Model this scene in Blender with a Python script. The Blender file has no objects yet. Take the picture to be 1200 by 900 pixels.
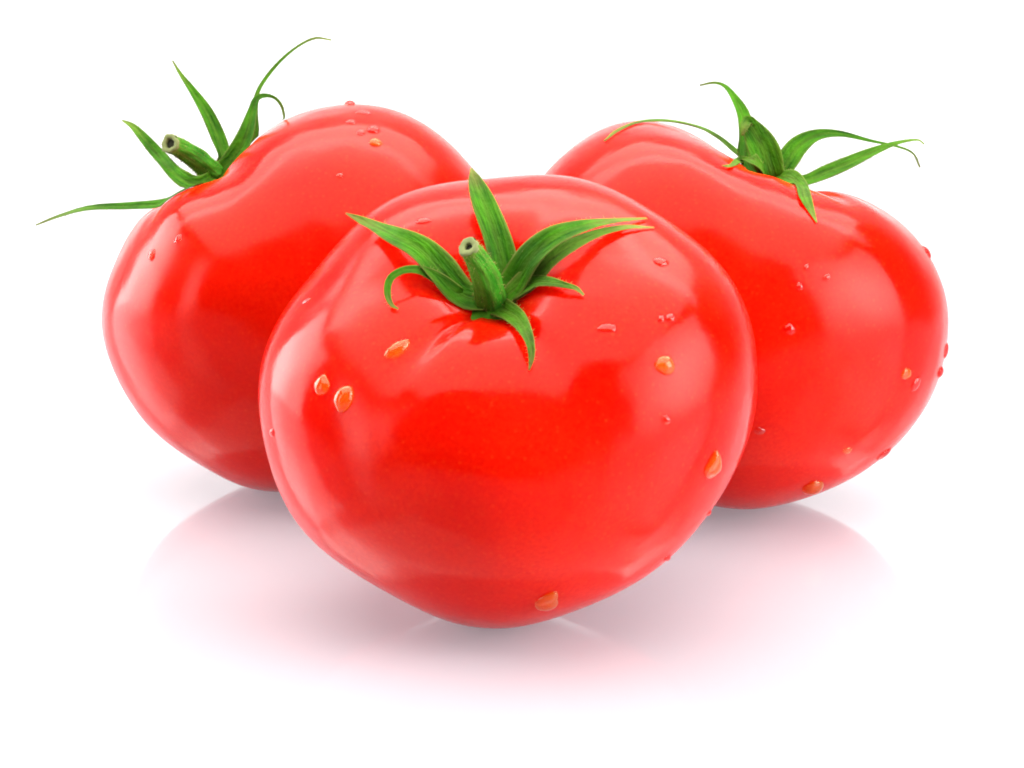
import bpy, bmesh, math, random
import numpy as np
from mathutils import Vector, Matrix
from mathutils.bvhtree import BVHTree

S = bpy.context.scene
COL = S.collection
CM = 0.01                                   # the scene is laid out in centimetres, built in metres

# ------------------------------------------------------------------ camera
PITCH = math.radians(13.5)
CAM_H = 12.7                                # cm above the table
FPX = 2833.0                                # 85 mm lens on a 36 mm sensor, in pixels of a 1200 px wide frame
CAM_Y = -CAM_H / math.tan(math.radians(19.0)) - 0.0
CAMP = np.array([0.0, CAM_Y, CAM_H])
CU = np.array([1.0, 0.0, 0.0])                                       # camera right
CV = np.array([0.0, math.sin(PITCH), math.cos(PITCH)])               # camera up
CW = np.array([0.0, -math.cos(PITCH), math.sin(PITCH)])              # towards the viewer
cd = bpy.data.cameras.new('camera')
cam = bpy.data.objects.new('camera', cd)
COL.objects.link(cam)
cam.location = Vector(CAMP) * CM
cam.rotation_euler = (math.pi / 2 - PITCH, 0, 0)
cd.sensor_width = 36.0
cd.lens = FPX * 36.0 / 1200.0
cd.clip_start = 0.01
cd.clip_end = 50.0
S.camera = cam

# ------------------------------------------------------------------ world: a dim studio
w = bpy.data.worlds.new('World')
S.world = w
w.use_nodes = True
w.node_tree.nodes['Background'].inputs[0].default_value = (1, 1, 1, 1)
w.node_tree.nodes['Background'].inputs[1].default_value = 0.015

# ------------------------------------------------------------------ lamps: softboxes
def softbox(name, loc, target, sx, sy, radiance, color=(1, 1, 1), spread=180, shape='RECTANGLE', edge=1.0):
    L = bpy.data.lights.new(name, 'AREA')
    L.shape = shape
    L.size = sx * CM
    L.size_y = sy * CM
    L.energy = radiance * math.pi * (sx * CM) * (sy * CM) * (math.pi / 4 if shape == 'ELLIPSE' else 1)
    L.color = color
    L.spread = math.radians(spread)
    if edge < 1.0:                          # a softbox is brightest in its middle
        L.use_nodes = True
        nt = L.node_tree
        em = nt.nodes['Emission']
        g = nt.nodes.new('ShaderNodeNewGeometry')
        sub = nt.nodes.new('ShaderNodeVectorMath'); sub.operation = 'DISTANCE'
        sub.inputs[1].default_value = (0.5, 0.5, 0.0)
        mr = nt.nodes.new('ShaderNodeMapRange'); mr.interpolation_type = 'SMOOTHSTEP'
        mr.inputs['From Min'].default_value = 0.0
        mr.inputs['From Max'].default_value = 0.62
        mr.inputs['To Min'].default_value = 1.0
        mr.inputs['To Max'].default_value = edge
        nt.links.new(g.outputs['Parametric'], sub.inputs[0])
        nt.links.new(sub.outputs['Value'], mr.inputs['Value'])
        nt.links.new(mr.outputs[0], em.inputs['Strength'])
    o = bpy.data.objects.new(name, L)
    COL.objects.link(o)
    o.location = Vector(loc) * CM
    d = Vector(target) - Vector(loc)
    o.rotation_euler = d.to_track_quat('-Z', 'Y').to_euler()
    return o
softbox('overhead_softbox', (0, 9, 52), (0, 9, 0), 92, 94, 4.1, (1.0, 0.95, 0.89), edge=0.82)
softbox('right_softbox', (56, -22, 25), (4, 0, 5), 64, 58, 11.5, edge=0.30)
softbox('left_softbox', (-57, 23, 22), (-4, 2, 5), 44, 48, 8.8, edge=0.6)
softbox('left_strip_light', (-50, -27, 16), (0, 0, 4), 16, 46, 6.0, edge=0.2)
softbox('table_light', (0, 4, -36), (0, 4, 0), 230, 130, 2.3)      # under the translucent shooting table
softbox('backdrop_light', (0, 40, 76), (0, 78, 8), 170, 24, 3.0)

# ------------------------------------------------------------------ view
S.view_settings.view_transform = 'Standard'
S.view_settings.look = 'None'
S.view_settings.exposure = 1.0
S.view_settings.gamma = 1.0
S.view_settings.use_curve_mapping = False
S.render.engine = 'CYCLES'
S.cycles.use_denoising = True
S.cycles.filter_width = 1.9
S.cycles.max_bounces = 16
S.cycles.transmission_bounces = 12

# ------------------------------------------------------------------ helpers
def pix(px, py, depth):
    """point (cm) seen at a photograph pixel, at a distance along the optical axis"""
    return CAMP + depth * ((px - 600.0) / FPX * CU + (450.0 - py) / FPX * CV - CW)
def ray(px, py):
    d = (px - 600.0) / FPX * CU + (450.0 - py) / FPX * CV - CW
    return d / np.linalg.norm(d)
def depth_of(p):
    return float(np.dot(CAMP - np.asarray(p), CW))
def project(P):
    D = P - CAMP
    z = -D @ CW
    return np.stack([600 + FPX * (D @ CU) / z, 450 - FPX * (D @ CV) / z], -1)
def unit(v):
    v = np.asarray(v, float)
    return v / np.linalg.norm(v)

def link_mesh(name, V, F, mat, parent=None, smooth=True, recalc=True):
    """V in cm (world), linked as one mesh; child meshes are put into their parent's frame"""
    me = bpy.data.meshes.new(name)
    off = np.zeros(3)
    if parent is not None:
        p = parent
        while p is not None:
            off += np.array(p.location)
            p = p.parent
    me.from_pydata([tuple(np.asarray(v) * CM - off) for v in V], [], F)
    if recalc:
        bm = bmesh.new(); bm.from_mesh(me)
        bmesh.ops.recalc_face_normals(bm, faces=bm.faces)
        bm.to_mesh(me); bm.free()
    if smooth:
        me.polygons.foreach_set('use_smooth', [True] * len(me.polygons))
    me.materials.append(mat)
    o = bpy.data.objects.new(name, me)
    COL.objects.link(o)
    if parent is not None:
        o.parent = parent
    return o

# ------------------------------------------------------------------ materials
def nodes_of(name):
    m = bpy.data.materials.new(name)
    m.use_nodes = True
    nt = m.node_tree
    return m, nt, nt.nodes['Principled BSDF']
def N(nt, typ, **kw):
    n = nt.nodes.new(typ)
    for k, v in kw.items():
        if k in n.inputs.keys():
            n.inputs[k].default_value = v
        else:
            setattr(n, k, v)
    return n

def skin_material(name, c0, c1):
    m, nt, b = nodes_of(name)
    tc = N(nt, 'ShaderNodeTexCoord')
    big = N(nt, 'ShaderNodeTexNoise', Scale=38.0, Detail=3.0)
    nt.links.new(tc.outputs['Object'], big.inputs['Vector'])
    fleck = N(nt, 'ShaderNodeTexNoise', Scale=1500.0, Detail=2.0)
    nt.links.new(tc.outputs['Object'], fleck.inputs['Vector'])
    mix = N(nt, 'ShaderNodeMix', data_type='RGBA')
    mix.inputs['A'].default_value = (*c0, 1)
    mix.inputs['B'].default_value = (*c1, 1)
    add = N(nt, 'ShaderNodeMath', operation='MULTIPLY')
    nt.links.new(big.outputs['Fac'], add.inputs[0])
    nt.links.new(fleck.outputs['Fac'], add.inputs[1])
    mr = N(nt, 'ShaderNodeMapRange')
    mr.inputs['From Min'].default_value = 0.10
    mr.inputs['From Max'].default_value = 0.42
    nt.links.new(add.outputs[0], mr.inputs['Value'])
    nt.links.new(mr.outputs[0], mix.inputs['Factor'])
    vor = N(nt, 'ShaderNodeTexVoronoi', Scale=850.0)
    nt.links.new(tc.outputs['Object'], vor.inputs['Vector'])
    dot = N(nt, 'ShaderNodeMapRange')
    dot.inputs['From Min'].default_value = 0.34
    dot.inputs['From Max'].default_value = 0.10
    dot.inputs['To Max'].default_value = 0.36
    nt.links.new(vor.outputs['Distance'], dot.inputs['Value'])
    sep = N(nt, 'ShaderNodeSeparateColor')
    nt.links.new(vor.outputs['Color'], sep.inputs[0])
    dm = N(nt, 'ShaderNodeMath', operation='MULTIPLY')
    nt.links.new(dot.outputs[0], dm.inputs[0])
    nt.links.new(sep.outputs[0], dm.inputs[1])
    mixd = N(nt, 'ShaderNodeMix', data_type='RGBA')
    mixd.inputs['B'].default_value = (0.44, 0.026, 0.005, 1)
    nt.links.new(dm.outputs[0], mixd.inputs['Factor'])
    nt.links.new(mix.outputs['Result'], mixd.inputs['A'])
    nt.links.new(mixd.outputs['Result'], b.inputs['Base Color'])
    b.inputs['Roughness'].default_value = 0.135
    b.inputs['Specular Tint'].default_value = (1.0, 0.88, 0.76, 1)
    b.inputs['IOR'].default_value = 1.30
    b.inputs['Specular IOR Level'].default_value = 0.22
    b.inputs['Subsurface Weight'].default_value = 0.9
    b.inputs['Subsurface Radius'].default_value = (1.0, 0.03, 0.015)
    b.inputs['Subsurface Scale'].default_value = 0.022
    rv = N(nt, 'ShaderNodeTexNoise', Scale=75.0, Detail=4.0)
    nt.links.new(tc.outputs['Object'], rv.inputs['Vector'])
    rr = N(nt, 'ShaderNodeMapRange')
    rr.inputs['From Min'].default_value = 0.35
    rr.inputs['From Max'].default_value = 0.65
    rr.inputs['To Min'].default_value = 0.12
    rr.inputs['To Max'].default_value = 0.22
    nt.links.new(rv.outputs['Fac'], rr.inputs['Value'])
    nt.links.new(rr.outputs[0], b.inputs['Roughness'])
    fine = N(nt, 'ShaderNodeTexNoise', Scale=900.0, Detail=2.0)
    nt.links.new(tc.outputs['Object'], fine.inputs['Vector'])
    soft = N(nt, 'ShaderNodeTexNoise', Scale=55.0, Detail=2.0)
    nt.links.new(tc.outputs['Object'], soft.inputs['Vector'])
    b1 = N(nt, 'ShaderNodeBump', Strength=0.06, Distance=0.0003)
    b2 = N(nt, 'ShaderNodeBump', Strength=0.20, Distance=0.004)
    nt.links.new(fine.outputs['Fac'], b1.inputs['Height'])
    nt.links.new(soft.outputs['Fac'], b2.inputs['Height'])
    nt.links.new(b1.outputs[0], b2.inputs['Normal'])
    nt.links.new(b2.outputs[0], b.inputs['Normal'])
    return m
SKIN = skin_material('tomato_skin', (0.34, 0.0007, 0.0002), (0.42, 0.0065, 0.0007))

def green_material(name, c0, c1, scale=260.0, rough=0.55, thin=0.0):
    m, nt, b = nodes_of(name)
    tc = N(nt, 'ShaderNodeTexCoord')
    n1 = N(nt, 'ShaderNodeTexNoise', Scale=scale, Detail=4.0)
    nt.links.new(tc.outputs['Object'], n1.inputs['Vector'])
    r = N(nt, 'ShaderNodeMapRange')
    r.inputs['From Min'].default_value = 0.32
    r.inputs['From Max'].default_value = 0.68
    nt.links.new(n1.outputs['Fac'], r.inputs['Value'])
    mix = N(nt, 'ShaderNodeMix', data_type='RGBA')
    mix.inputs['A'].default_value = (*c0, 1)
    mix.inputs['B'].default_value = (*c1, 1)
    nt.links.new(r.outputs[0], mix.inputs['Factor'])
    ga = N(nt, 'ShaderNodeAttribute', attribute_name='grain')
    ns = N(nt, 'ShaderNodeTexNoise', Scale=5.5, Detail=3.0)
    nt.links.new(ga.outputs['Vector'], ns.inputs['Vector'])
    av = N(nt, 'ShaderNodeMath', operation='ADD')
    nt.links.new(n1.outputs['Fac'], av.inputs[0])
    nt.links.new(ns.outputs['Fac'], av.inputs[1])
    hf = N(nt, 'ShaderNodeMath', operation='MULTIPLY')
    hf.inputs[1].default_value = 0.5
    nt.links.new(av.outputs[0], hf.inputs[0])
    nt.links.new(hf.outputs[0], r.inputs['Value'])
    at = N(nt, 'ShaderNodeAttribute', attribute_name='pale')       # dry edges and tips
    mix2 = N(nt, 'ShaderNodeMix', data_type='RGBA')
    mix2.inputs['B'].default_value = (0.21, 0.18, 0.05, 1)
    nt.links.new(at.outputs['Fac'], mix2.inputs['Factor'])
    nt.links.new(mix.outputs['Result'], mix2.inputs['A'])
    nt.links.new(mix2.outputs['Result'], b.inputs['Base Color'])
    b.inputs['Roughness'].default_value = rough
    b.inputs['Subsurface Weight'].default_value = 0.0
    b.inputs['IOR'].default_value = 1.30
    b.inputs['Specular IOR Level'].default_value = 0.12
    n2 = N(nt, 'ShaderNodeTexNoise', Scale=1400.0, Detail=2.0)
    nt.links.new(tc.outputs['Object'], n2.inputs['Vector'])
    bp0 = N(nt, 'ShaderNodeBump', Strength=0.6, Distance=0.0006)
    nt.links.new(ns.outputs['Fac'], bp0.inputs['Height'])
    bp = N(nt, 'ShaderNodeBump', Strength=0.35, Distance=0.0005)
    nt.links.new(bp0.outputs[0], bp.inputs['Normal'])
    nt.links.new(n2.outputs['Fac'], bp.inputs['Height'])
    nt.links.new(bp.outputs[0], b.inputs['Normal'])
    tr = N(nt, 'ShaderNodeBsdfTranslucent')
    nt.links.new(mix2.outputs['Result'], tr.inputs['Color'])
    ms = N(nt, 'ShaderNodeMixShader')
    ms.inputs[0].default_value = thin
    nt.links.new(b.outputs[0], ms.inputs[1])
    nt.links.new(tr.outputs[0], ms.inputs[2])
    nt.links.new(ms.outputs[0], nt.nodes['Material Output'].inputs['Surface'])
    return m
GREEN = green_material('sepal_green', (0.004, 0.044, 0.0006), (0.045, 0.178, 0.004), thin=0.22)
STEMG = green_material('stem_green', (0.005, 0.062, 0.002), (0.034, 0.180, 0.008))

def plain(name, col, rough=0.6):
    m, nt, b = nodes_of(name)
    tc = N(nt, 'ShaderNodeTexCoord')
    n1 = N(nt, 'ShaderNodeTexNoise', Scale=700.0, Detail=3.0)
    nt.links.new(tc.outputs['Object'], n1.inputs['Vector'])
    mix = N(nt, 'ShaderNodeMix', data_type='RGBA')
    mix.inputs['A'].default_value = (*[c * 0.7 for c in col], 1)
    mix.inputs['B'].default_value = (*[min(1, c * 1.25) for c in col], 1)
    nt.links.new(n1.outputs['Fac'], mix.inputs['Factor'])
    nt.links.new(mix.outputs['Result'], b.inputs['Base Color'])
    b.inputs['Roughness'].default_value = rough
    return m
RIM = plain('stem_cut_rim', (0.10, 0.12, 0.035), 0.9)
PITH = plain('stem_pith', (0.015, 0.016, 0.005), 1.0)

def water_material(name, col, trans):
    m, nt, b = nodes_of(name)
    b.inputs['Base Color'].default_value = (*col, 1)
    b.inputs['Transmission Weight'].default_value = trans
    b.inputs['Roughness'].default_value = 0.0
    b.inputs['IOR'].default_value = 1.30
    return m
WATER = water_material('water', (0.80, 0.48, 0.28), 1.0)
GLOW_WATER = water_material('amber_glow_water', (1.0, 0.62, 0.04), 0.95)  # amber tint paints in the glow of light focused through the bead

def table_material():
    """opal acrylic: half of the light it scatters comes through from below, with a polished face"""
    m, nt, b = nodes_of('white_acrylic')
    out = nt.nodes['Material Output']
    nt.nodes.remove(b)
    tc = N(nt, 'ShaderNodeTexCoord')
    n1 = N(nt, 'ShaderNodeTexNoise', Scale=6.0, Detail=2.0)
    nt.links.new(tc.outputs['Object'], n1.inputs['Vector'])
    mix = N(nt, 'ShaderNodeMix', data_type='RGBA')
    mix.inputs['A'].default_value = (0.372, 0.352, 0.384, 1)
    mix.inputs['B'].default_value = (0.377, 0.357, 0.389, 1)
    nt.links.new(n1.outputs['Fac'], mix.inputs['Factor'])
    dif = N(nt, 'ShaderNodeBsdfDiffuse')
    tra = N(nt, 'ShaderNodeBsdfTranslucent')
    glo = N(nt, 'ShaderNodeBsdfGlossy', Roughness=0.05)
    for d in (dif, tra):
        nt.links.new(mix.outputs['Result'], d.inputs['Color'])
    m1 = N(nt, 'ShaderNodeMixShader')
    m1.inputs[0].default_value = 0.24
    nt.links.new(dif.outputs[0], m1.inputs[1])
    nt.links.new(tra.outputs[0], m1.inputs[2])
    fr = N(nt, 'ShaderNodeFresnel', IOR=3.6)
    m2 = N(nt, 'ShaderNodeMixShader')
    nt.links.new(fr.outputs[0], m2.inputs[0])
    nt.links.new(m1.outputs[0], m2.inputs[1])
    nt.links.new(glo.outputs[0], m2.inputs[2])
    nt.links.new(m2.outputs[0], out.inputs['Surface'])
    return m
TABLE = table_material()

# ------------------------------------------------------------------ the surface and the background
def sweep():
    """glossy white table top"""
    V = [(-130, -60, 0), (130, -60, 0), (130, 70, 0), (-130, 70, 0)]
    o = link_mesh('table_top', V, [(0, 1, 2, 3)], TABLE, smooth=False)
    o['kind'] = 'structure'
    m = plain('backdrop_white', (0.42, 0.42, 0.42), 0.9)
    prof = [(50, -0.40), (52, 0.02), (57, 0.03)]
    for k in range(15):
        a = k / 14 * math.pi / 2
        prof.append((62 + 24 * math.sin(a), 0.03 + 24 * (1 - math.cos(a))))
    prof.append((86, 95))
    V, F = [], []
    for y, z in prof:
        V += [(-150, y, z), (150, y, z)]
    for k in range(len(prof) - 1):
        F.append((2 * k, 2 * k + 1, 2 * k + 3, 2 * k + 2))
    b = link_mesh('backdrop', V, F, m)
    b['kind'] = 'structure'
sweep()

#SHAPE-BEGIN
# ------------------------------------------------------------------ tomato bodies
NT, NP = 150, 240
def tomato_shape(spec):
    """vertices (cm) of one fruit before it is set down: flat-topped body of revolution with a
    stem crater, lobes that fade away from the crater, and a slightly uneven girth"""
    th = np.linspace(0.0, math.pi, NT + 1)[1:-1]
    # denser rings near the crater
    th = math.pi * (np.linspace(0, 1, NT + 1)[1:-1]) ** 1.15
    ph = np.arange(NP) / NP * 2 * math.pi
    T, P = np.meshgrid(th, ph, indexing='ij')
    T = np.concatenate([[[0.0] * NP], T, [[math.pi] * NP]])
    P = np.concatenate([[ph], P, [ph]])
    n, a, c_top, c_bot = spec['n'], 1.0, spec['top'], spec['bot']
    st, ct = np.sin(T), np.cos(T)
    c = np.where(ct > 0, c_top, c_bot)
    nn = np.where(ct > 0, n, spec['nb'])
    r = (np.abs(st / a) ** nn + np.abs(ct / c) ** nn) ** (-1.0 / nn)
    # lobes
    lob = np.zeros_like(T)
    for k, amp, phase in spec['lobes']:
        lob += amp * np.cos(k * P + phase)
    wl = np.exp(-((T - 0.62) / 0.50) ** 2)
    r = r * (1 + lob * wl)
    for phase, amp, wid in spec['creases']:
        d = np.angle(np.exp(1j * (P - phase)))
        wc = np.exp(-((T - 0.38) / 0.30) ** 2)
        r = r * (1 - amp * wc * np.exp(-(d / wid) ** 2))
    # crater and blossom end
    rho = st * r
    z = ct * r
    z = z - np.where(ct > 0, spec['crater'] * np.exp(-(rho / spec['cw']) ** 2), 0)
    z = z + np.where(ct < 0, 0.06 * np.exp(-(rho / 0.18) ** 2), 0)
    X = np.stack([rho * np.cos(P), rho * np.sin(P), z], -1)
    A = unit(spec['axis'][0] * CU + spec['axis'][1] * CV + spec['axis'][2] * CW)
    e1 = unit(np.cross(CU, A) if abs(A @ CU) < 0.9 else np.cross(CV, A))
    e2 = np.cross(A, e1)
    W = X[..., 0:1] * e1 + X[..., 1:2] * e2 + X[..., 2:3] * A
    # uneven growth: girth varies slowly with direction
    g = np.array(spec.get('g', []))
    if len(g):
        x, y, zz = W @ CU, W @ CV, W @ CW
        psi = np.arctan2(y, x)
        rr = np.sqrt(x * x + y * y) / np.maximum(1e-6, np.sqrt(x * x + y * y + zz * zz))
        f = g[0] + 0 * psi
        for k in range((len(g) - 1) // 2):
            f = f + g[1 + 2 * k] * np.cos((k + 1) * psi) + g[2 + 2 * k] * np.sin((k + 1) * psi)
        W = W * (1 + f * rr ** 2)[..., None]
    return W * spec['R'], A
def tomato_world(spec):
    W, A = tomato_shape(spec)
    return W + np.array(spec['center']), A
SPECS = {
 'front': dict(axis=(-0.11, 0.63, 0.77), n=2.5, nb=2.05, top=0.80, bot=0.86, crater=0.19, cw=0.22,
     lobes=[(5, 0.008, 0.4), (3, 0.007, 1.9), (7, 0.004, 2.2)], creases=[(0.55, 0.03, 0.16), (-0.7, 0.035, 0.15), (2.6, 0.015, 0.2), (-2.2, 0.015, 0.2), (1.5, 0.01, 0.2)]),
 'left': dict(axis=(-0.58, 0.80, 0.15), n=2.4, nb=2.05, top=0.86, bot=0.88, crater=0.09, cw=0.24,
     lobes=[(5, 0.008, 1.4), (3, 0.008, 0.3), (7, 0.003, 0.2)], creases=[(0.5, 0.02, 0.18), (-0.5, 0.015, 0.2), (2.4, 0.02, 0.2), (-2.0, 0.02, 0.2)]),
 'right': dict(axis=(0.22, 0.96, 0.10), n=2.4, nb=2.05, top=0.86, bot=0.88, crater=0.10, cw=0.24,
     lobes=[(5, 0.012, 2.4), (3, 0.012, 0.9), (7, 0.005, 1.2)], creases=[(0.6, 0.05, 0.18), (-0.5, 0.04, 0.2), (2.4, 0.03, 0.2), (-2.0, 0.03, 0.2)]),
}
#FITBEG
SPECS['front'].update(R=3.7375, center=(-0.0408, 0.4987, 3.4738), g=[0.0116, -0.0030, 0.0055, 0.0313, 0.0189, 0.0010, 0.0086, 0.0117, 0.0082, -0.0019, -0.0027, -0.0006, 0.0054, -0.0018, 0.0060, -0.0009, -0.0069, 0.0011, -0.0004])
SPECS['left'].update(R=3.6229, center=(-4.2187, 7.8413, 3.5852), g=[0.0246, 0.0909, -0.0108, 0.0035, 0.0439, -0.0296, 0.0337, -0.0015, -0.0041, 0.0040, -0.0012, -0.0145, 0.0010, -0.0026, -0.0056, -0.0003, 0.0012, -0.0065, -0.0009])
SPECS['right'].update(R=3.5867, center=(4.3417, 6.7520, 3.5512), g=[0.0510, -0.1103, -0.0628, 0.0384, -0.0806, 0.0406, 0.0575, -0.0132, -0.0004, -0.0027, -0.0151, 0.0003, -0.0019, 0.0099, 0.0092, -0.0080, -0.0070, 0.0029, 0.0010])
#FITEND
#SHAPE-END

# ------------------------------------------------------------------ builders
def thing(name, label, cat, loc_cm, group=None):
    o = bpy.data.objects.new(name, None)
    COL.objects.link(o)
    o.empty_display_size = 0.01
    o.location = Vector(loc_cm) * CM
    o['label'] = label
    o['category'] = cat
    if group:
        o['group'] = group
    return o

FRUIT = {}
def build_fruit(key, label):
    W, A = tomato_world(SPECS[key])
    c = SPECS[key]['center']
    root = thing('tomato', label, 'tomato', (c[0], c[1], 0.0), 'ripe tomatoes on the white surface')
    nr = W.shape[0]
    V = [W[0, 0]]
    for i in range(1, nr - 1):
        V += list(W[i])
    V.append(W[-1, 0])
    F = []
    def vid(i, j):
        return 1 + (i - 1) * NP + j % NP
    for j in range(NP):
        F.append((0, vid(1, j), vid(1, j + 1)))
        F.append((len(V) - 1, vid(nr - 2, j + 1), vid(nr - 2, j)))
    for i in range(1, nr - 2):
        for j in range(NP):
            F.append((vid(i, j), vid(i + 1, j), vid(i + 1, j + 1), vid(i, j + 1)))
    link_mesh('fruit', V, F, SKIN, root)
    bvh = BVHTree.FromPolygons([tuple(v) for v in V], F)
    FRUIT[key] = dict(root=root, bvh=bvh, pole=np.array(W[0, 0]), axis=A, center=np.array(c))
    return root

def surf(key, px, py):
    d = ray(px, py)
    h = FRUIT[key]['bvh'].ray_cast(Vector(CAMP), Vector(d))
    if h[0] is None:
        return None, None
    n = np.array(h[1])
    if n @ d > 0:
        n = -n
    return np.array(h[0]), n

def catmull(P, n):
    P = np.asarray(P, float)
    P = np.vstack([2 * P[0] - P[1], P, 2 * P[-1] - P[-2]])
    m = len(P) - 3
    out = []
    for t in np.linspace(0, m, n):
        i = min(int(t), m - 1)
        f = t - i
        a, b, c, d = P[i:i + 4]
        out.append(0.5 * ((2 * b) + (c - a) * f + (2 * a - 5 * b + 4 * c - d) * f * f + (3 * b - a - 3 * c + d) * f ** 3))
    return np.array(out)

def place(key, pts):
    """(px, py, mode, value, width_px): mode 's' = cm in front of the fruit's skin, 'd' = cm nearer than the calyx"""
    f = FRUIT[key]
    d0 = depth_of(f['pole'])
    out = []
    for px, py, mode, val, wpx in pts:
        dep = d0 - val
        if mode == 's':
            h, n = surf(key, px, py)
            if h is not None:
                dep = depth_of(h) - val
        out.append(list(pix(px, py, dep)) + [wpx * dep / FPX])
    return np.array(out)

def set_grain(o, vals):
    a = o.data.attributes.new('grain', 'FLOAT_VECTOR', 'POINT')
    a.data.foreach_set('vector', np.array(vals, float).ravel())

def set_pale(o, vals):
    a = o.data.attributes.new('pale', 'FLOAT', 'POINT')
    a.data.foreach_set('value', vals)

def keep_out(key, p, gap):
    loc, nrm, _, dist = FRUIT[key]['bvh'].find_nearest(Vector(p))
    nrm = np.array(nrm); loc = np.array(loc)
    if nrm @ (loc - FRUIT[key]['center']) < 0:
        nrm = -nrm
    sd = (np.asarray(p) - loc) @ nrm
    return loc + nrm * gap if sd < gap else p

XS = [-1.0, -0.84, -0.45, 0.0, 0.45, 0.84, 1.0]
def sepal(key, calyx, pts, facing=(0, 0.25, 1), fold=0.35, seed=0, pale=0.0, n=26, hairs=44, flip=1):
    rnd = random.Random(seed * 17 + len(pts) + int(pts[0][0]))
    Q = catmull(place(key, pts), n)
    C, Wd = Q[:, :3], np.maximum(Q[:, 3], 0.012)
    fz = unit(facing[0] * CU + facing[1] * CV + facing[2] * CW)
    V, pv, F, gv = [], [], [], []
    wob = rnd.uniform(0, 6)
    frames = []
    side_prev = None
    for i in range(n):
        t = unit(C[min(i + 1, n - 1)] - C[max(i - 1, 0)])
        s = np.cross(t, fz)
        if np.linalg.norm(s) < 0.25 and side_prev is not None:
            s = side_prev
        s = unit(s - t * (s @ t))
        if side_prev is not None:
            s = unit(0.6 * s + 0.4 * (side_prev - t * (side_prev @ t)))
        side_prev = s
        nn = unit(np.cross(s, t))
        if nn @ fz < 0:
            nn = -nn
        frames.append((t, s, nn))
        hw = Wd[i] / 2
        u = i / (n - 1)
        thk = min(0.028, hw * 0.5)
        for side in (1, -1):
            for x in (XS if side == 1 else XS[::-1]):
                wv = 1 + 0.05 * math.sin(9 * u + wob + 2 * x) * abs(x)
                lift = fold * hw * (abs(x) ** 1.3) * flip - 0.10 * hw * math.sin(14 * u + wob + 3 * x) * abs(x) * (1 - u)
                rib = -0.10 * hw * math.exp(-(x / 0.16) ** 2) * flip
                th = thk * (0.30 + 0.70 * (1 - x * x))
                p = C[i] + s * x * hw * wv + nn * (lift + rib + side * th / 2)
                V.append(p)
                gv.append((x * Wd[i] / 0.4 + seed, u * 1.2, side))
                e = max(0.0, (abs(x) - 0.8) / 0.2) * (0.50 if key == 'front' else 0.30)
                tip = max(0.0, (u - 0.68) / 0.32) * (0.60 if key == 'front' else 0.38)
                pv.append(min(1.0, max(e, tip) + pale * (0.35 + 0.65 * u) + (0.10 if abs(x) < 0.1 else 0)))
    V = [keep_out(key, v, 0.014 if (k // len(XS)) % 2 else 0.03) for k, v in enumerate(V)]
    m = 2 * len(XS)
    for i in range(n - 1):
        for j in range(m):
            a, b = i * m + j, i * m + (j + 1) % m
            F.append((a, b, b + m, a + m))
    F.append(tuple(range(m))[::-1])
    F.append(tuple((n - 1) * m + j for j in range(m)))
    nv = len(V)
    for k in range(hairs):                                   # downy hairs along the edges
        i = rnd.randrange(1, n - 3)
        t, s, nn = frames[i]
        sg = rnd.choice((-1, 1))
        x = sg * rnd.choice((1.0, 1.0, 0.95, rnd.uniform(0, 1)))
        b0 = C[i] + (C[i + 1] - C[i]) * rnd.random() + s * x * Wd[i] / 2 + nn * fold * Wd[i] / 2 * abs(x) ** 1.3 * flip
        d = unit(s * sg * abs(x) + nn * rnd.uniform(0.1, 0.9) + t * rnd.uniform(-0.2, 0.6))
        L = rnd.uniform(0.025, 0.06)
        q = unit(np.cross(d, CW + 0.3 * CU)) * 0.0040
        k0 = len(V)
        V += [b0 - q, b0 + q, b0 + d * L, b0 + np.cross(d, q) * 1.0]
        pv += [0.7, 0.7, 0.9, 0.7]
        gv += [(0, 0, 0)] * 4
        F += [(k0, k0 + 1, k0 + 2), (k0 + 1, k0 + 3, k0 + 2), (k0 + 3, k0, k0 + 2)]
    o = link_mesh('sepal', V, F, GREEN, calyx)
    set_pale(o, pv)
    set_grain(o, gv)
    return o

def calyx_hub(key, r_cm, seed=1):
    """the green disc from which stalk and sepals grow"""
    f = FRUIT[key]
    A = f['axis']
    e1 = unit(np.cross(A, CU)); e2 = np.cross(A, e1)
    rnd = random.Random(seed)
    V, F = [], []
    R, K = 7, 40
    p0 = f['pole'] + A * 0.04
    for i in range(R + 1):
        q = i / R
        for k in range(K):
            a = 2 * math.pi * k / K
            rr = r_cm * q * (1 + 0.16 * math.cos(5 * a + seed) * q)
            h = 0.13 * (1 - q ** 1.5) + 0.10 * q * q + 0.012 * math.sin(11 * a + seed)
            V.append(p0 + e1 * rr * math.cos(a) + e2 * rr * math.sin(a) + A * h)
    top = len(V)
    for k in range(K):
        a = 2 * math.pi * k / K
        V.append(p0 + (e1 * math.cos(a) + e2 * math.sin(a)) * r_cm * 0.7 - A * 0.10)
    for i in range(R):
        for k in range(K):
            a, b = i * K + k, i * K + (k + 1) % K
            F.append((a, b, b + K, a + K))
    for k in range(K):
        F.append((R * K + k, R * K + (k + 1) % K, top + (k + 1) % K, top + k))
    F.append(tuple(top + k for k in range(K)))
    o = link_mesh('calyx', V, F, GREEN, f['root'])
    set_pale(o, [0.05] * len(V))
    return o

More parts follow.
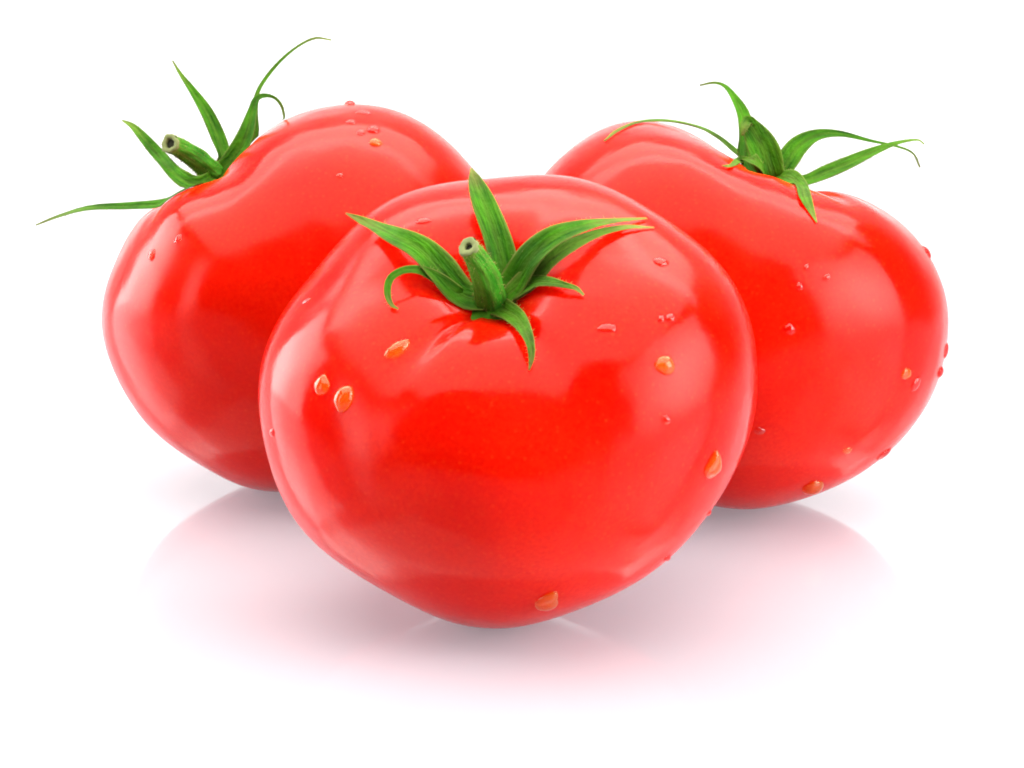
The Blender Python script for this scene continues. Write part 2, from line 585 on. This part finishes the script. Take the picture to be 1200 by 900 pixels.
def stem(key, pts, hole=0.5, seed=3, hairs=260, flare=1.06, deep=0.35):
    f = FRUIT[key]
    rnd = random.Random(seed)
    n, K = 22, 28
    Q = catmull(place(key, pts), n)
    C, Rd = Q[:, :3], Q[:, 3] / 2
    V, F, pv, fr, gv = [], [], [], [], []
    s_prev = unit(np.cross(C[1] - C[0], CW))
    streak = [rnd.random() ** 2 * 0.3 for _ in range(K)]
    for i in range(n):
        t = unit(C[min(i + 1, n - 1)] - C[max(i - 1, 0)])
        s = unit(s_prev - t * (s_prev @ t)); s_prev = s
        b = np.cross(t, s)
        fr.append((t, s, b))
        u = i / (n - 1)
        fl = 1 + (flare - 1) * max(0, (u - 0.82) / 0.18) ** 2
        for k in range(K):
            a = 2 * math.pi * k / K
            r = Rd[i] * fl * (1 + 0.05 * math.cos(5 * a + 1.1 * u) + 0.03 * math.sin(9 * a + 20 * u) + 0.025 * math.sin(17 * u + 3 * a))
            V.append(C[i] + (s * math.cos(a) + b * math.sin(a)) * r)
            pv.append(0.15 * max(0, (u - 0.80) / 0.2) + streak[k] * (0.4 + 0.6 * u))
            gv.append((abs(a - math.pi) * 0.8, u * 1.0, 0))
    for i in range(n - 1):
        for k in range(K):
            a, b_ = i * K + k, i * K + (k + 1) % K
            F.append((a, b_, b_ + K, a + K))
    F.append(tuple(range(K))[::-1])
    for k in range(hairs):
        i = rnd.randrange(2, n - 1)
        t, s, b = fr[i]
        a = rnd.uniform(0, 6.283)
        d0 = s * math.cos(a) + b * math.sin(a)
        b0 = C[i] + d0 * Rd[i] * 0.98
        d = unit(d0 + t * rnd.uniform(-0.3, 0.5) + 0.3 * np.cross(t, d0) * rnd.uniform(-1, 1))
        L = rnd.uniform(0.03, 0.075)
        q = unit(np.cross(d, CW + 0.3 * CU)) * 0.0040
        k0 = len(V)
        V += [b0 - q, b0 + q, b0 + d * L, b0 + np.cross(d, q)]
        pv += [0.7, 0.7, 0.9, 0.7]
        F += [(k0, k0 + 1, k0 + 2), (k0 + 1, k0 + 3, k0 + 2), (k0 + 3, k0, k0 + 2)]
    st = link_mesh('stem', V, F, STEMG, f['root'])
    set_pale(st, pv)
    set_grain(st, gv + [(0, 0, 0)] * (len(V) - len(gv)))
    # cut end: a pale woody ring round a dark hollow pith
    t, s, b = fr[-1]
    r1 = Rd[-1] * flare
    prof = [(1.00, -0.25), (1.02, 0.02), (0.96, 0.10), (0.84, 0.13), (hole + 0.10, 0.10), (hole + 0.03, 0.04), (hole, -0.15), (hole * 0.95, -0.45), (hole * 0.9, -0.9)]
    V, F = [], []
    for ri, (q, h) in enumerate(prof):
        for k in range(K):
            a = 2 * math.pi * k / K
            wv = 1 + 0.07 * math.sin(3 * a + seed) + 0.05 * math.sin(7 * a) + 0.03 * math.sin(13 * a + ri)
            V.append(C[-1] + (s * math.cos(a) + b * math.sin(a)) * r1 * q * wv + t * (h * r1 + 0.02 * r1 * math.sin(5 * a + ri)))
    for i in range(len(prof) - 1):
        for k in range(K):
            F.append((i * K + k, i * K + (k + 1) % K, (i + 1) * K + (k + 1) % K, (i + 1) * K + k))
    link_mesh('cut_rim', V, F, RIM, st)
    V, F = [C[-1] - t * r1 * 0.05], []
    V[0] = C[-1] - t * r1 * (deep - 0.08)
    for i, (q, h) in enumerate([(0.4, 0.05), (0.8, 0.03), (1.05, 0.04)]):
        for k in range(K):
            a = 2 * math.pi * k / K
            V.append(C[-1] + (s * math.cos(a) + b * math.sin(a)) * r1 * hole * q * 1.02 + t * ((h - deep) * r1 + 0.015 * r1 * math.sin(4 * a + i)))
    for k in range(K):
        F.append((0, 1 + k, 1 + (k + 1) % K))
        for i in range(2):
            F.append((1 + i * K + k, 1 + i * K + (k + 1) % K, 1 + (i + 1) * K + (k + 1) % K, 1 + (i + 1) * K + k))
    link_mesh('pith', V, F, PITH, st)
    return st

# ------------------------------------------------------------------ the three tomatoes
build_fruit('front', 'large ripe red tomato in front with upright stem stub and spread green calyx')
build_fruit('left', 'ripe red tomato behind at left, tipped sideways with hollow cut stem')
build_fruit('right', 'ripe red tomato behind at right, stem hidden behind a broad upright sepal')

# front tomato: calyx, sepals, stem
c = calyx_hub('front', 0.50, 1)
sepal('front', c, [(588, 350, 'd', 0.10, 30), (590, 318, 'd', 0.10, 34), (582, 280, 'd', 0.0, 33), (568, 240, 'd', -0.25, 29), (558, 215, 'd', -0.5, 18), (552, 197, 'd', -0.7, 2)], facing=(0.1, 0.1, 1), fold=0.25, seed=1)
sepal('front', c, [(570, 352, 'd', 0.16, 30), (540, 345, 's', 0.10, 38), (512, 314, 's', 0.22, 40), (490, 291, 's', 0.42, 34), (458, 275, 's', 0.55, 25), (430, 262, 's', 0.50, 14), (405, 250, 'd', -0.75, 2)], facing=(0.2, 0.5, 1), fold=0.3, seed=2)
sepal('front', c, [(540, 345, 's', 0.08, 16), (515, 328, 's', 0.16, 16), (492, 317, 's', 0.30, 11), (472, 317, 's', 0.42, 9), (457, 327, 's', 0.40, 9), (454, 344, 's', 0.25, 8), (459, 357, 's', 0.12, 5), (467, 362, 's', 0.06, 2)], facing=(0, 0.3, 1), fold=0.2, seed=3, hairs=24)
sepal('front', c, [(585, 352, 'd', 0.14, 28), (604, 330, 's', 0.16, 38), (622, 302, 's', 0.34, 36), (648, 279, 's', 0.52, 28), (680, 266, 's', 0.50, 19), (712, 260, 's', 0.34, 10), (758, 256, 's', 0.10, 3)], facing=(-0.2, 0.5, 1), fold=0.25, seed=4)
sepal('front', c, [(590, 352, 'd', 0.16, 20), (622, 325, 's', 0.14, 30), (645, 303, 's', 0.26, 22), (676, 284, 's', 0.30, 16), (706, 272, 's', 0.22, 10), (738, 266, 's', 0.12, 6), (766, 267, 's', 0.04, 2)], facing=(0.2, 0.6, 1), fold=0.15, seed=5, pale=0.22)
sepal('front', c, [(600, 345, 'd', 0.16, 22), (625, 332, 's', 0.14, 20), (642, 331, 's', 0.20, 15), (660, 334, 's', 0.20, 9), (675, 338, 's', 0.14, 6), (684, 346, 's', 0.06, 3)], facing=(0, 0.6, 1), fold=0.2, seed=6, hairs=24, pale=0.10)
sepal('front', c, [(572, 352, 'd', 0.16, 26), (588, 362, 's', 0.14, 28), (604, 372, 's', 0.24, 24), (615, 387, 's', 0.30, 16), (622, 404, 's', 0.26, 10), (623, 420, 's', 0.14, 7), (620, 434, 's', 0.04, 2)], facing=(-0.2, 0.6, 1), fold=0.2, seed=7, pale=0.12)
stem('front', [(574, 354, 'd', 0.0, 40), (573, 342, 'd', 0.28, 37), (569, 325, 'd', 0.60, 34), (562, 308, 'd', 0.88, 29), (554, 296, 'd', 1.05, 25), (549, 289, 'd', 1.18, 23)], hole=0.38)

# left tomato
c = calyx_hub('left', 0.42, 2)
sepal('left', c, [(246, 210, 'd', 0.30, 15), (236, 219, 'd', 0.85, 15), (222, 229, 'd', 1.25, 15), (205, 236, 'd', 1.35, 14), (188, 240, 'd', 1.25, 13), (150, 242, 'd', 1.0, 11), (105, 244, 'd', 0.70, 8), (68, 254, 'd', 0.15, 5), (42, 264, 'd', 0.0, 2)], facing=(0.1, 0.6, 1), fold=0.3, seed=11, hairs=26)
sepal('left', c, [(248, 208, 'd', 0.25, 14), (236, 215, 'd', 0.75, 20), (220, 214, 'd', 1.0, 23), (203, 203, 'd', 0.90, 20), (186, 184, 'd', 0.40, 19), (168, 162, 'd', 0.30, 14), (155, 148, 'd', 0.25, 8), (143, 141, 'd', 0.2, 2)], facing=(0.5, 0.4, 1), fold=0.3, seed=12, hairs=28)
sepal('left', c, [(250, 205, 'd', -0.1, 22), (260, 188, 'd', -0.25, 20), (256, 165, 'd', -0.4, 21), (243, 135, 'd', -0.5, 17), (226, 108, 'd', -0.55, 10), (212, 88, 'd', -0.6, 5), (202, 71, 'd', -0.6, 2)], facing=(0.6, -0.2, 0.8), fold=0.35, seed=13, hairs=28)
sepal('left', c, [(252, 206, 'd', 0.05, 14), (274, 184, 'd', 0.1, 22), (288, 160, 'd', 0.1, 21), (296, 132, 'd', 0.0, 13), (302, 115, 'd', -0.05, 8), (318, 113, 'd', -0.1, 4), (330, 124, 'd', -0.1, 3.5), (335, 147, 'd', -0.15, 2)], facing=(-0.3, 0.1, 1), fold=0.3, seed=14, hairs=26, n=34)
sepal('left', c, [(256, 206, 'd', -0.2, 14), (284, 185, 'd', -0.25, 16), (297, 160, 'd', -0.3, 13), (298, 130, 'd', -0.35, 9), (303, 105, 'd', -0.4, 5), (322, 78, 'd', -0.5, 4), (345, 57, 'd', -0.6, 3), (368, 45, 'd', -0.7, 3), (388, 47, 'd', -0.75, 2)], facing=(0.6, 0.3, 0.8), fold=0.3, seed=15, hairs=26, n=36, pale=0.05)
stem('left', [(252, 206, 'd', 0.0, 30), (243, 198, 'd', 0.10, 27), (232, 188, 'd', 0.25, 26), (218, 178, 'd', 0.45, 24), (206, 171, 'd', 0.68, 22), (199, 168, 'd', 0.86, 21)], hole=0.52, seed=5)

# right tomato
c = calyx_hub('right', 0.45, 3)
sepal('right', c, [(895, 205, 'd', -0.25, 14), (862, 178, 'd', -0.35, 12), (842, 161, 'd', -0.35, 11), (818, 149, 'd', -0.3, 9), (785, 142, 's', 0.1, 8), (752, 143, 's', 0.1, 8), (724, 153, 's', 0.12, 6), (708, 166, 's', 0.04, 3)], facing=(0, 1, 0.5), fold=0.15, seed=21, hairs=20, n=34, pale=0.18)
sepal('right', c, [(890, 208, 'd', 0.1, 16), (874, 185, 'd', 0.05, 22), (874, 162, 'd', 0.0, 20), (870, 136, 'd', -0.1, 17), (860, 115, 'd', -0.2, 10), (849, 101, 'd', -0.3, 5), (836, 97, 'd', -0.35, 3), (820, 100, 'd', -0.4, 2)], facing=(0.4, 0, 1), fold=0.35, seed=22, hairs=28, n=32)
sepal('right', c, [(908, 214, 'd', 0.30, 18), (904, 200, 'd', 0.42, 30), (897, 182, 'd', 0.42, 37), (889, 164, 'd', 0.36, 33), (881, 149, 'd', 0.28, 22), (876, 142, 'd', 0.26, 14), (873, 149, 'd', 0.36, 10), (870, 159, 'd', 0.38, 3)], facing=(-0.3, 0.3, 1), fold=0.25, seed=23, hairs=34, n=30)
sepal('right', c, [(912, 212, 'd', 0.0, 18), (922, 192, 'd', -0.05, 27), (936, 172, 'd', -0.1, 25), (957, 159, 'd', -0.15, 15), (985, 157, 'd', -0.2, 8), (1020, 165, 'd', -0.2, 4), (1052, 172, 'd', -0.2, 3), (1070, 180, 'd', -0.2, 2.5), (1078, 196, 'd', -0.2, 2)], facing=(-0.3, 0.3, 1), fold=0.3, seed=24, hairs=28, n=36)
sepal('right', c, [(915, 216, 'd', 0.15, 16), (945, 212, 'd', 0.2, 16), (968, 203, 'd', 0.2, 20), (996, 191, 'd', 0.2, 18), (1024, 178, 'd', 0.15, 12), (1050, 168, 'd', 0.1, 6), (1074, 164, 'd', 0.05, 3), (1083, 169, 'd', 0.0, 2)], facing=(-0.2, 0.6, 1), fold=0.25, seed=25, hairs=28, n=34, pale=0.05)
sepal('right', c, [(912, 206, 'd', 0.40, 18), (926, 208, 'd', 0.75, 22), (936, 217, 'd', 1.05, 20), (943, 231, 's', 0.12, 15), (950, 245, 's', 0.08, 9), (957, 261, 's', 0.03, 2)], facing=(0, 0.4, 1), fold=0.2, seed=26, hairs=24, pale=0.15)
sepal('right', c, [(896, 200, 'd', 0.4, 14), (882, 187, 'd', 0.75, 15), (868, 188, 's', 0.14, 11), (858, 194, 's', 0.08, 6), (846, 195, 's', 0.03, 2)], facing=(0, 0.4, 1), fold=0.2, seed=27, hairs=18, pale=0.2)
stem('right', [(911, 220, 'd', 0.0, 26), (908, 208, 'd', -0.02, 25), (905, 196, 'd', -0.05, 23), (901, 184, 'd', -0.10, 21)], hole=0.5, seed=7)

# ------------------------------------------------------------------ water drops
def drop(key, px, py, wpx, hpx, rot, label, tear=0.0, high=0.42, lobe=None, amber=False):
    """a bead of water sitting on the skin: irregular dome, its foot sunk a hair into the fruit"""
    for k in range(30):
        h, n = surf(key, px, py)
        if h is not None:
            break
        c2 = project(FRUIT[key]['center'][None])[0]          # slide inwards until the ray meets the skin
        v = c2 - np.array([px, py]); v /= np.linalg.norm(v)
        px, py = px + v[0] * 0.7, py + v[1] * 0.7
    rnd = random.Random(int(px * 31 + py * 7))
    dep = depth_of(h)
    sc = dep / FPX
    view = unit(CAMP - h)
    nv = unit(n + 0.35 * view)                              # keeps beads near the outline from stretching
    q1 = unit(np.cross(CV, nv)); q2 = np.cross(nv, q1)
    right, top = np.cross(CV, view), CV - view * (CV @ view)
    M = np.linalg.inv(np.array([[q1 @ right, q2 @ right], [q1 @ top, q2 @ top]]))
    cr, sr = math.cos(math.radians(rot)), math.sin(math.radians(rot))
    def tang(x, y):                                         # apparent offset (px) -> offset on the skin (cm)
        k = M @ np.array([x * cr - y * sr, x * sr + y * cr]) * sc
        return q1 * k[0] + q2 * k[1]
    a, b = wpx / 2, hpx / 2
    R, K = 12, 36
    H = high * min(a, b) * sc * 1.5
    V, F = [h + n * H], []
    p1, p2, p3 = (rnd.uniform(0, 6.28) for _ in range(3))
    for i in range(1, R + 1):
        q = math.sin(i / R * math.pi / 2)
        for k in range(K):
            t = 2 * math.pi * k / K
            f = 1 + 0.06 * math.sin(2 * t + p1) + 0.05 * math.sin(3 * t + p2) + 0.02 * math.sin(5 * t + p3)
            x, y = math.cos(t) * q * f, math.sin(t) * q * f
            if tear:
                x *= 1 - tear * max(-0.35, y) * 0.85
                y += tear * 0.20 * max(0, y)
            if lobe:
                x += lobe * (0.30 * math.exp(-((t - 1.0) / 0.5) ** 2)) * q
                y += lobe * (0.55 * math.exp(-((t - 1.0) / 0.5) ** 2) - 0.25 * math.exp(-((t - 2.2) / 0.5) ** 2)) * q
            z = H * max(0.0, 1 - q * q) ** 0.55
            if i == R:
                z = -0.012
            base = h + tang(x * a, y * b)
            hit = FRUIT[key]['bvh'].find_nearest(Vector(base))
            V.append(np.array(hit[0]) + n * z)
    for k in range(K):
        F.append((0, 1 + k, 1 + (k + 1) % K))
        for i in range(R - 1):
            F.append((1 + i * K + k, 1 + i * K + (k + 1) % K, 1 + (i + 1) * K + (k + 1) % K, 1 + (i + 1) * K + k))
    F.append(tuple(1 + (R - 1) * K + k for k in range(K))[::-1])
    V = np.array(V)
    o = link_mesh('water_drop', V - h, F, GLOW_WATER if amber else WATER)
    o.location = Vector(h) * CM
    o['label'] = label
    o['category'] = 'water drop'
    o['group'] = 'water drops on the %s tomato' % key
    return o
AMBER_GLOW_AT = {(466, 409), (403, 467), (779, 428), (836, 545), (640, 706), (377, 452), (440, 167), (1062, 438), (953, 571), (993, 528)}
DROPS = [
 ('front', 466, 409, 18, 33, -58, 'elongated slanting water drop below the curled sepal of the front tomato', 0.35, 0.45, None),
 ('front', 377, 452, 19, 24, 10, 'double clear water drop left of the large amber drop on front tomato', 0, 0.42, 0.5),
 ('front', 403, 467, 24, 32, -12, 'largest oval amber drop at the left shoulder of the front tomato', 0.15, 0.5, None),
 ('front', 779, 428, 25, 23, 0, 'round amber water drop on the right shoulder of the front tomato', 0, 0.5, None),
 ('front', 781, 492, 12, 13, 0, 'small round bead of water on the right-hand highlight of front tomato', 0, 0.45, None),
 ('front', 836, 545, 22, 34, -6, 'teardrop-shaped amber drop near the right edge of the front tomato', 0.75, 0.5, None),
 ('front', 640, 706, 30, 24, 0, 'two-lobed orange drop near the bottom of the front tomato', 0, 0.45, 0.9),
 ('front', 775, 307, 19, 12, 0, 'oval water drop at upper right of front tomato below the long sepal tip', 0, 0.42, None),
 ('front', 711, 385, 24, 11, 0, 'flat faint water drop right of the calyx on the front tomato', 0, 0.28, None),
 ('front', 775, 374, 9, 9, 0, 'left bead of the tiny pair above the round amber drop, front tomato', 0, 0.45, None),
 ('front', 786, 373, 12, 12, 0, 'right bead of the tiny pair above the round amber drop, front tomato', 0, 0.42, None),
 ('front', 319, 507, 8, 11, 0, 'tiny bead of water at the far left edge of the front tomato', 0, 0.5, None),
 ('front', 782, 654, 10, 9, 0, 'small bead on the lower right edge of the front tomato', 0, 0.5, None),
 ('front', 832, 602, 7, 8, 0, 'tiny bead on front tomato edge below the teardrop, beside right tomato', 0, 0.5, None),
 ('front', 496, 259, 18, 9, 0, 'faint flat drop on the front tomato top between left and upright sepals', 0, 0.35, None),
 ('front', 359, 353, 12, 7, 20, 'tiny streak of water on the upper left rim of the front tomato', 0, 0.4, None),
 ('left', 178, 299, 9, 14, -20, 'lower of two dark small drops on the left tomato pale highlight', 0.2, 0.5, None),
 ('left', 209, 281, 9, 14, -20, 'upper of two dark small drops on the left tomato pale highlight', 0.2, 0.5, None),
 ('left', 410, 122, 13, 10, 0, 'bead standing up on the top outline of the left tomato', 0, 0.6, None),
 ('left', 426, 132, 18, 8, 0, 'wide drop just under the top outline of the left tomato', 0, 0.42, None),
 ('left', 411, 143, 12, 8, 0, 'leftmost drop of the cluster near the top of left tomato', 0, 0.4, None),
 ('left', 438, 152, 16, 12, 0, 'largest drop of the cluster near the top of left tomato', 0, 0.45, None),
 ('left', 423, 155, 11, 9, 0, 'smallest drop in the middle of the cluster atop left tomato', 0, 0.4, None),
 ('left', 440, 167, 16, 11, -15, 'lowest amber drop of the cluster near the top of left tomato', 0, 0.5, None),
 ('left', 398, 206, 10, 6, 0, 'lone tiny drop above the front tomato left sepal tip, on left tomato', 0, 0.45, None),
 ('right', 945, 313, 6, 9, -20, 'tiny upper drop below the calyx of the right tomato', 0, 0.5, None),
 ('right', 937, 336, 10, 9, 0, 'left lower drop of the small trio below the right tomato calyx', 0, 0.42, None),
 ('right', 969, 325, 11, 9, 30, 'right-hand drop of the small trio below the right tomato calyx', 0, 0.42, None),
 ('right', 925, 386, 14, 14, 0, 'faint drop near the middle left of the right tomato', 0, 0.4, None),
 ('right', 1090, 294, 11, 18, 30, 'drop clinging to the upper right outline of the right tomato', 0, 0.45, None),
 ('right', 1110, 411, 9, 18, -8, 'tall drop on the far right outline of the right tomato', 0, 0.45, None),
 ('right', 1102, 436, 10, 15, -15, 'rounded drop just below the tall one on right tomato outline', 0, 0.5, None),
 ('right', 1062, 438, 15, 13, 0, 'flat orange drop on the lower right flank of the right tomato', 0, 0.35, None),
 ('right', 1073, 450, 11, 19, -35, 'slanted dark-edged drop next to the flat orange drop on right tomato', 0.2, 0.45, None),
 ('right', 1036, 532, 24, 10, 33, 'long drop hanging on the lower right outline of the right tomato', 0, 0.45, None),
 ('right', 953, 571, 26, 21, 0, 'big orange drop at the bottom edge of the right tomato', 0, 0.5, None),
 ('right', 993, 528, 13, 9, 0, 'small faint orange drop above the big bottom drop of right tomato', 0, 0.35, None),
 ('right', 890, 505, 14, 10, 0, 'faint drop on right tomato touching the front tomato outline', 0, 0.4, None),
]
for k, px, py, wp, hp, rot, lab, tear, high, lobe in DROPS:
    drop(k, px, py, wp, hp, rot, lab, tear, high, lobe, (px, py) in AMBER_GLOW_AT)
